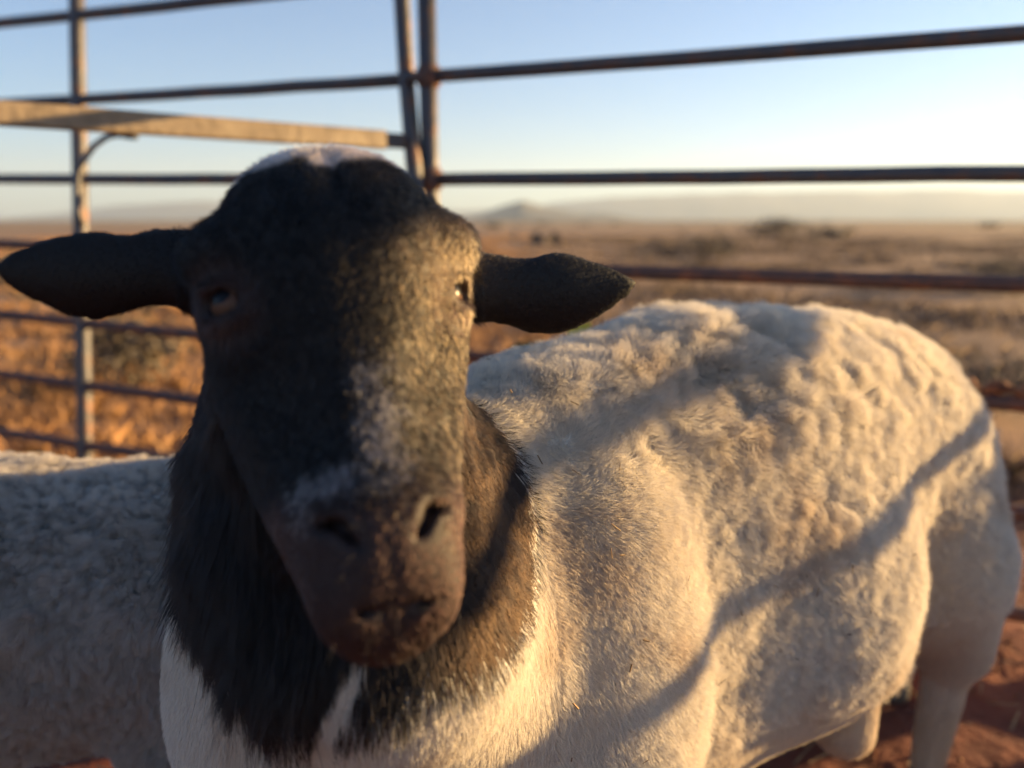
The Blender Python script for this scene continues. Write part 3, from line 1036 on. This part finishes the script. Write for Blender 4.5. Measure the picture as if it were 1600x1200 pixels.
def uv_sphere(r, nu=20, nv=14):
    V = [(0, 0, r)]; F = []
    for i in range(1, nv):
        t = math.pi*i/nv
        for j in range(nu):
            a = 2*math.pi*j/nu
            V.append((r*math.sin(t)*math.cos(a), r*math.sin(t)*math.sin(a), r*math.cos(t)))
    V.append((0, 0, -r))
    for j in range(nu): F.append((0, 1+j, 1+(j+1) % nu))
    for i in range(nv-2):
        for j in range(nu):
            a = 1+i*nu+j; b_ = 1+i*nu+(j+1) % nu
            F.append((a, a+nu, b_+nu, b_))
    l = len(V)-1
    for j in range(nu): F.append((l, l-nu+(j+1) % nu, l-nu+j))
    return V, F
for s in (-1, 1):
    me = bpy.data.meshes.new('eye')
    v, fc = uv_sphere(.0128); me.from_pydata(v, [], fc); me.shade_smooth(); me.materials.append(M_eye)
    o = bpy.data.objects.new('eye', me); COL.objects.link(o); o.parent = ram
    R = RH@rot(math.radians(EYE[s][2]*s), 'y')
    M = np.eye(4); M[:3, :3] = R; M[:3, 3] = H(EYE[s][0]*s, 0, EYE[s][1])-parent_origin(ram)
    o.matrix_local = Matrix(M.tolist())

# hooves
def hoof(parent, c, yaw):
    for side in (-1, 1):
        V = []; F = []
        for k, (z, r) in enumerate([(0, .020), (.02, .018), (.045, .014)]):
            for i in range(12):
                t = i*math.pi/6
                x_ = math.cos(t)*r*1.25-.004*k; y_ = math.sin(t)*r*.62+side*.012
                V.append([c[0]+x_*math.cos(yaw)-y_*math.sin(yaw), c[1]+x_*math.sin(yaw)+y_*math.cos(yaw), z])
        for k in range(2):
            for i in range(12): F.append((k*12+i, k*12+(i+1) % 12, (k+1)*12+(i+1) % 12, (k+1)*12+i))
        F.append(tuple(range(12))[::-1]); F.append(tuple(24+i for i in range(12)))
        link_mesh('hoof', V, F, M_hoof, parent)
yawb = math.atan2(-axv[1], -axv[0])
for s in (-1, 1):
    hoof(ram, B(.825, .105*s, 0), yawb); hoof(ram, B(.065, .10*s, 0), yawb)

# ---- coats of the ram
cen = V[Q].mean(1); nf = vnormals(V, Q)[Q[:, 0]]
cz = zones(cen, nf); cb = black_mask(cen); ch = headness(cen) > .5
toward = np.sum(nrm(CAMP-cen)*nf, 1)
vis = np.where(toward > -.25, 1.0, .22)
vis = np.where((cen[:, 2] < .22), vis*.4, vis)
scale_d = 1.0
r1 = np.random.default_rng(31)
DOWN = np.array([0, 0, -1.0])

# 1 wool
wmask = (~cb) & (~ch)
R_, N_, fi = scatter(V, Q, Nv, np.where(wmask & (cz > .35), 950000*vis, 0), r1)
ss, ll, zz = body_coords(R_)
tp = sstep(zz, .58, .72)*sstep(ss, .0, .1)
fl = np.tile(DOWN, (len(R_), 1))*.9 + np.array([axv[0], axv[1], 0])*.45
fl = fl*(1-tp[:, None]*.7) + tp[:, None]*np.stack([noise(R_, 28, 61), noise(R_, 28, 62), noise(R_, 28, 63)], -1)*1.0
fl += .35*np.stack([noise(R_, 60, 71), noise(R_, 60, 72), noise(R_, 60, 73)], -1)
shd = sstep(ss, .06, .24)
L = .011+.008*shd+.007*tp*shd+.003*noise(R_, 30, 5)
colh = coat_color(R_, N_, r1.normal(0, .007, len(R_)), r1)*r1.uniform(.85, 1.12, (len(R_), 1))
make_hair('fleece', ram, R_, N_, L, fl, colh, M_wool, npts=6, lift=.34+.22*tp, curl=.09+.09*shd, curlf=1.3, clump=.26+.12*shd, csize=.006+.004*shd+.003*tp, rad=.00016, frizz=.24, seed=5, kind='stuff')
print('wool', len(R_))

# 2 short body hair (chest, belly, legs)
R_, N_, fi = scatter(V, Q, Nv, np.where(wmask & (cz <= .35), 650000*vis, 0), r1)
fl = np.tile(DOWN, (len(R_), 1)) + .25*np.stack([noise(R_, 20, 71), noise(R_, 20, 72), noise(R_, 20, 73)], -1)
colh = coat_color(R_, N_, r1.normal(0, .006, len(R_)), r1)*r1.uniform(.85, 1.1, (len(R_), 1))
make_hair('short_coat', ram, R_, N_, .010+.003*r1.random(len(R_)), fl, colh, M_wool, npts=4, lift=.20, curl=.05, curlf=.8, clump=.3, csize=.004, rad=.00015, frizz=.10, seed=6, kind='stuff')
print('short', len(R_))

# 3 black neck coat and throat beard
R_, N_, fi = scatter(V, Q, Nv, np.where(cb & ~ch, 1000000*vis, 0), r1)
x, y, d_ = PX(R_)
fl = np.tile(DOWN, (len(R_), 1)) + .22*np.stack([noise(R_, 18, 71), noise(R_, 18, 72), noise(R_, 18, 73)], -1)
beard = sstep(-x, -560, -300)*sstep(y, 620, 860)*(N_@(-AF) > -.5)
low = sstep(y, 980, 1100)*sstep(x, 500, 560)
L = .0075+.004*r1.random(len(R_))+.036*beard*r1.uniform(.3, 1.3, len(R_))+.012*low*r1.random(len(R_)) + .006*sstep(-x, -420, -300)
fl[:, 0] += beard*.35
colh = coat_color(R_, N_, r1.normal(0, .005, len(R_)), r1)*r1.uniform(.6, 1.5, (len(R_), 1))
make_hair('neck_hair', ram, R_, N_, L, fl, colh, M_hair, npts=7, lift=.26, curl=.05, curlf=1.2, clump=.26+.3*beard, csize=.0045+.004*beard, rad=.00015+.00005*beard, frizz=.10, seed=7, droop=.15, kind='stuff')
print('neck', len(R_))

# long loose strands of the throat beard
R_, N_, fi = scatter(V, Q, Nv, np.where(cb & ~ch, 30000*vis, 0), r1)
x, y, d_ = PX(R_)
ok = (x < 500-(y-900)*.1) & (y > 760) & (N_@(-AF) > -.6)
R_ = R_[ok]; N_ = N_[ok]; y = y[ok]
fl = np.tile(DOWN, (len(R_), 1)) + np.array([.18, 0, 0]) + .25*np.stack([noise(R_, 18, 171), noise(R_, 18, 172), noise(R_, 18, 173)], -1)
L = r1.uniform(.035, .085, len(R_))*(.6+.4*sstep(y, 760, 950))
make_hair('beard_strands', ram, R_, N_, L, fl, BLACK*r1.uniform(.8, 2.2, (len(R_), 1)), M_hair, npts=9, lift=.16, curl=.05, curlf=.9, clump=.55, csize=.012, rad=.00022, frizz=.10, seed=17, droop=.12, kind='stuff')
print('strands', len(R_))
# stray crossing hairs and bits of straw in the wool
M_straw = noise_mat('straw and seed bits', [(.3, (.05, .03, .02)), (.5, (.20, .12, .06)), (.7, (.45, .32, .16))], 60, .8)
R_, N_, fi = scatter(V, Q, Nv, np.where(wmask & (cz > .35), 260*vis, 0), r1)
vv = []; ff = []
for p_, n_ in zip(R_, N_):
    t_ = np.cross(n_, r1.normal(0, 1, 3)); t_ /= np.linalg.norm(t_); b_ = np.cross(n_, t_)
    l_ = r1.uniform(.0015, .006); w_ = r1.uniform(.0004, .0009)
    c_ = p_ + n_*r1.uniform(.006, .012)
    k_ = len(vv)
    for u_, v_, h_ in ((-1, -1, 0), (1, -1, 0), (1, 1, 0), (-1, 1, 0), (-1, 0, 1), (1, 0, 1)):
        vv.append(c_ + t_*u_*l_ + b_*v_*w_ + n_*(h_*w_ + u_*l_*.25))
    ff += [(k_, k_+3, k_+2, k_+1), (k_, k_+1, k_+5, k_+4), (k_+2, k_+3, k_+4, k_+5), (k_, k_+4, k_+3), (k_+1, k_+2, k_+5)]
tag(link_mesh('straw_bits', vv, ff, M_straw, ram, smooth=False), kind='stuff')

# 4 face fuzz
R_, N_, fi = scatter(V, Q, Nv, np.where(ch, 650000*vis, 0), r1)
h = inH(R_)
ok = np.ones(len(R_), bool)
for s in (-1, 1):
    ok &= np.linalg.norm((h-np.array([s*(EYE[s][0]+.0125*math.sin(math.radians(EYE[s][2]))), 0, EYE[s][1]+.0125*math.cos(math.radians(EYE[s][2]))]))/np.array([.0145, .0090, .0135]), axis=1) > 1
    ok &= np.linalg.norm((h-np.array([.022*s, -.139, .050]))/np.array([.008, .013, .012]), axis=1) > 1
R_ = R_[ok]; N_ = N_[ok]; h = h[ok]
earz = np.abs(h[:, 0]) > .095
fl = np.where(earz[:, None], (np.sign(h[:, :1]))*RH[:, 0][None], np.tile(-RH[:, 1], (len(R_), 1)) + .35*RH[:, 0][None]*np.sign(h[:, :1])*.5)
fl = fl + .3*np.stack([noise(R_, 40, 71), noise(R_, 40, 72), noise(R_, 40, 73)], -1)
muz = sstep(-h[:, 1], .115, .15)
L = np.where(earz, .0014, .0050)*(1-.55*muz)*r1.uniform(.7, 1.2, len(R_)) + .0015*sstep(h[:, 1], .07, .09)
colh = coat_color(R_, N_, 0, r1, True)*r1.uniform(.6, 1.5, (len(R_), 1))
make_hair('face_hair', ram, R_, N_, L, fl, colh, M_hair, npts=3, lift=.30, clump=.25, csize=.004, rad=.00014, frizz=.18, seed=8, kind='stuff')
print('face', len(R_))

# whiskers and lashes
ok = (muz > .6) & (h[:, 2] > 0) & (r1.random(len(h)) < .012)
make_hair('whiskers', ram, R_[ok], N_[ok], r1.uniform(.006, .018, ok.sum()), fl[ok], BLACK*np.ones((ok.sum(), 1))*2, M_hair, npts=5, lift=.7, clump=0, rad=.00010, frizz=.2, seed=9, kind='stuff')
ok = np.zeros(len(h), bool)
for s in (-1, 1):
    q = (h-np.array([s*(EYE[s][0]+.009*math.sin(math.radians(EYE[s][2]))), .0095, EYE[s][1]+.009*math.cos(math.radians(EYE[s][2]))]))/np.array([.014, .0040, .014])
    ok |= (np.linalg.norm(q, axis=1) < 1)
ok &= r1.random(len(h)) < .35
fo = RH[:, 0][None]*np.sign(h[ok][:, :1])*.7 + RH[:, 2][None]*.6 - RH[:, 1][None]*.35
make_hair('eyelashes', ram, R_[ok], nrm(fo), r1.uniform(.005, .009, ok.sum()), -np.tile(RH[:, 1], (ok.sum(), 1)), BLACK*np.ones((ok.sum(), 1)), M_hair, npts=4, lift=.8, clump=0, rad=.00010, frizz=.05, seed=10, kind='stuff')

# ------------------------------------------------------------------ other sheep
def plain_sheep(label, origin, heading, hz, st, head=True, headpos=None, dens=120000, seed=1, lumps=.006, wool_len=.016, hairvis=None, white=WHITE, rad=.00028, sc=1.0, curl=.22, clump=.6):
    """heading: angle of the direction the sheep faces; hz: back height"""
    c, s = math.cos(heading), math.sin(heading)
    R3 = np.array([[c, -s, 0], [s, c, 0], [0, 0, 1]])
    o3 = np.array([origin[0], origin[1], 0])
    def G(a, l, z): return o3+R3@np.array([a*sc, l*sc, z*hz/.78])
    pts = np.array([G(a, l, z) for a in (-.52, .62) for l in (-.26, .26) for z in (0, .9)])
    lo = pts.min(0); hi = pts.max(0)+np.array([0, 0, .08])
    f = Field(np.arange(lo[0], hi[0], st), np.arange(lo[1], hi[1], st), np.arange(.02, hi[2], st))
    q = hz/.78
    f.ell(G(0, 0, .55), (.38*sc, .175*sc, .21*q), R3, .05)
    f.ell(G(.27, 0, .54), (.16*sc, .15*sc, .20*q), R3, .07)
    f.ell(G(-.28, 0, .58), (.17*sc, .15*sc, .17*q), R3, .06)
    for k in (-1, 1):
        f.ell(G(-.33, .09*k, .46), (.11, .07, .17), R3, .035)
        f.cone(G(-.33, .10*k, .38), G(-.42, .10*k, .24), .066, .030, .04)
        f.cone(G(-.42, .10*k, .24), G(-.39, .10*k, .03), .027, .021, .02)
        f.cone(G(.28, .09*k, .36), G(.29, .09*k, .20), .055, .028, .04)
        f.cone(G(.29, .09*k, .20), G(.29, .09*k, .03), .026, .020, .02)
    hp = G(.60, 0, .80) if headpos is None else np.asarray(headpos)
    f.cone(G(.34, 0, .60), hp-R3@np.array([.06, 0, .02]), .125, .080, .06)
    if True:
        f.ell(hp, (.075, .062, .065), R3, .03)
        f.cone(hp+R3@np.array([.02, 0, -.01]), hp+R3@np.array([.15, 0, -.10]), .052, .030, .03)
        for k in (-1, 1):
            f.cone(hp+R3@np.array([-.03, .05*k, .02]), hp+R3@np.array([-.05, .13*k, -.01]), .020, .010, .02)
            f.ell(hp+R3@np.array([-.05, .11*k, -.004]), (.012, .045, .024), R3, .015)
    V, Q = f.mesh()
    V = smooth_verts(V, Q, 2, .4)
    N = vnormals(V, Q)
    hc_ = G(.44, 0, .70)
    def blk(P): return ((P-o3)@R3)[:, 0] > (.42 if sc > .82 else .26)*sc + .02*noise(P, 20, 3) 
    b0 = blk(V)
    V = V + N*((fbm(V, 26, 3, 90+seed)*lumps*1.3 + fbm(V, 60, 2, 91)*lumps*.5)*(~b0))[:, None]
    N = vnormals(V, Q)
    root = tag(empty('sheep', (origin[0], origin[1], 0)), label, 'sheep', 'sheep standing behind the ram')
    def colf(P, r=None):
        c = np.tile(white, (len(P), 1))
        st_ = np.clip(.5+.5*fbm(P, 8, 3, 12), 0, 1)*.35 + sstep(-P[:, 2], -.58, -.42)*.35
        c = c*(1-st_[:, None]*np.array([.40, .52, .60]))
        return np.where(blk(P)[:, None], BLACK*1.1, c)
    skin_object('body', V, Q, colf(V)*.8, root)
    cen = V[Q].mean(1); nf = N[Q[:, 0]]
    tw = np.sum(nrm(CAMP-cen)*nf, 1)
    d = np.where(tw > -.2, dens, dens*.1)*np.where(blk(cen), .5, 1)
    if hairvis is not None: d = d*hairvis(cen)
    r = np.random.default_rng(seed)
    P, n_, _ = scatter(V, Q, N, d, r)
    fl = np.tile(DOWN, (len(P), 1)) + .7*np.stack([noise(P, 26, 61), noise(P, 26, 62), noise(P, 26, 63)], -1)
    bb = blk(P)
    L = np.where(bb, .006, wool_len+.004*noise(P, 30, 4))
    colh = colf(P)*r.uniform(.82, 1.12, (len(P), 1))
    tpz = sstep(P[:, 2], hz-.16, hz-.04)
    make_hair('fleece', root, P, n_, L, fl, colh, M_wool, npts=6, lift=.32+.25*tpz, curl=curl, curlf=1.2, clump=clump, csize=.010, rad=rad, frizz=.2, seed=seed, kind='stuff')
    print('sheep hairs', len(P))
    for k in (-1, 1):
        hoof(root, G(-.395, .10*k, 0), heading); hoof(root, G(.29, .09*k, 0), heading)
    return root, G, R3, hp

plain_sheep('white sheep standing broadside at the left edge beside the ram neck', (-.66, .875), math.pi+.02, .630, .0065,
            dens=1000000, seed=2, wool_len=.021, lumps=.006, curl=.15, clump=.55, rad=.00018, white=np.array([.66, .62, .58]), hairvis=lambda P: np.where(P[:, 0] < -.78, .12, 1.0))
hp3 = W(885, 530, 1.42)
root3, G3, R33, hp = plain_sheep('sheep with black head and yellow ear tag mostly hidden behind the ram back', (.41, 1.43), math.pi+.02, .53, .009, sc=.80,
            headpos=hp3, dens=60000, seed=3, rad=.0006)
# yellow ear tag
M_tag = noise_mat('yellow plastic ear tag', [(.3, (.60, .42, .03)), (.7, (.75, .58, .08))], 40, .5)
tc_ = W(905, 520, 1.34)
V_, F_ = box_tube(tc_+np.array([-.020, 0, 0]), tc_+np.array([.020, 0, .002]), .034, .004)
link_mesh('ear_tag', V_, F_, M_tag, root3, smooth=False)

# unseen sheep added outside the pen on the right to shade the ram's thigh
plain_sheep('unseen white sheep added outside the right cattle panel to shade the ram', (2.12, 1.62), math.atan2(.292, .956), .85, .011, sc=1.0, dens=30000, seed=6, rad=.0006)
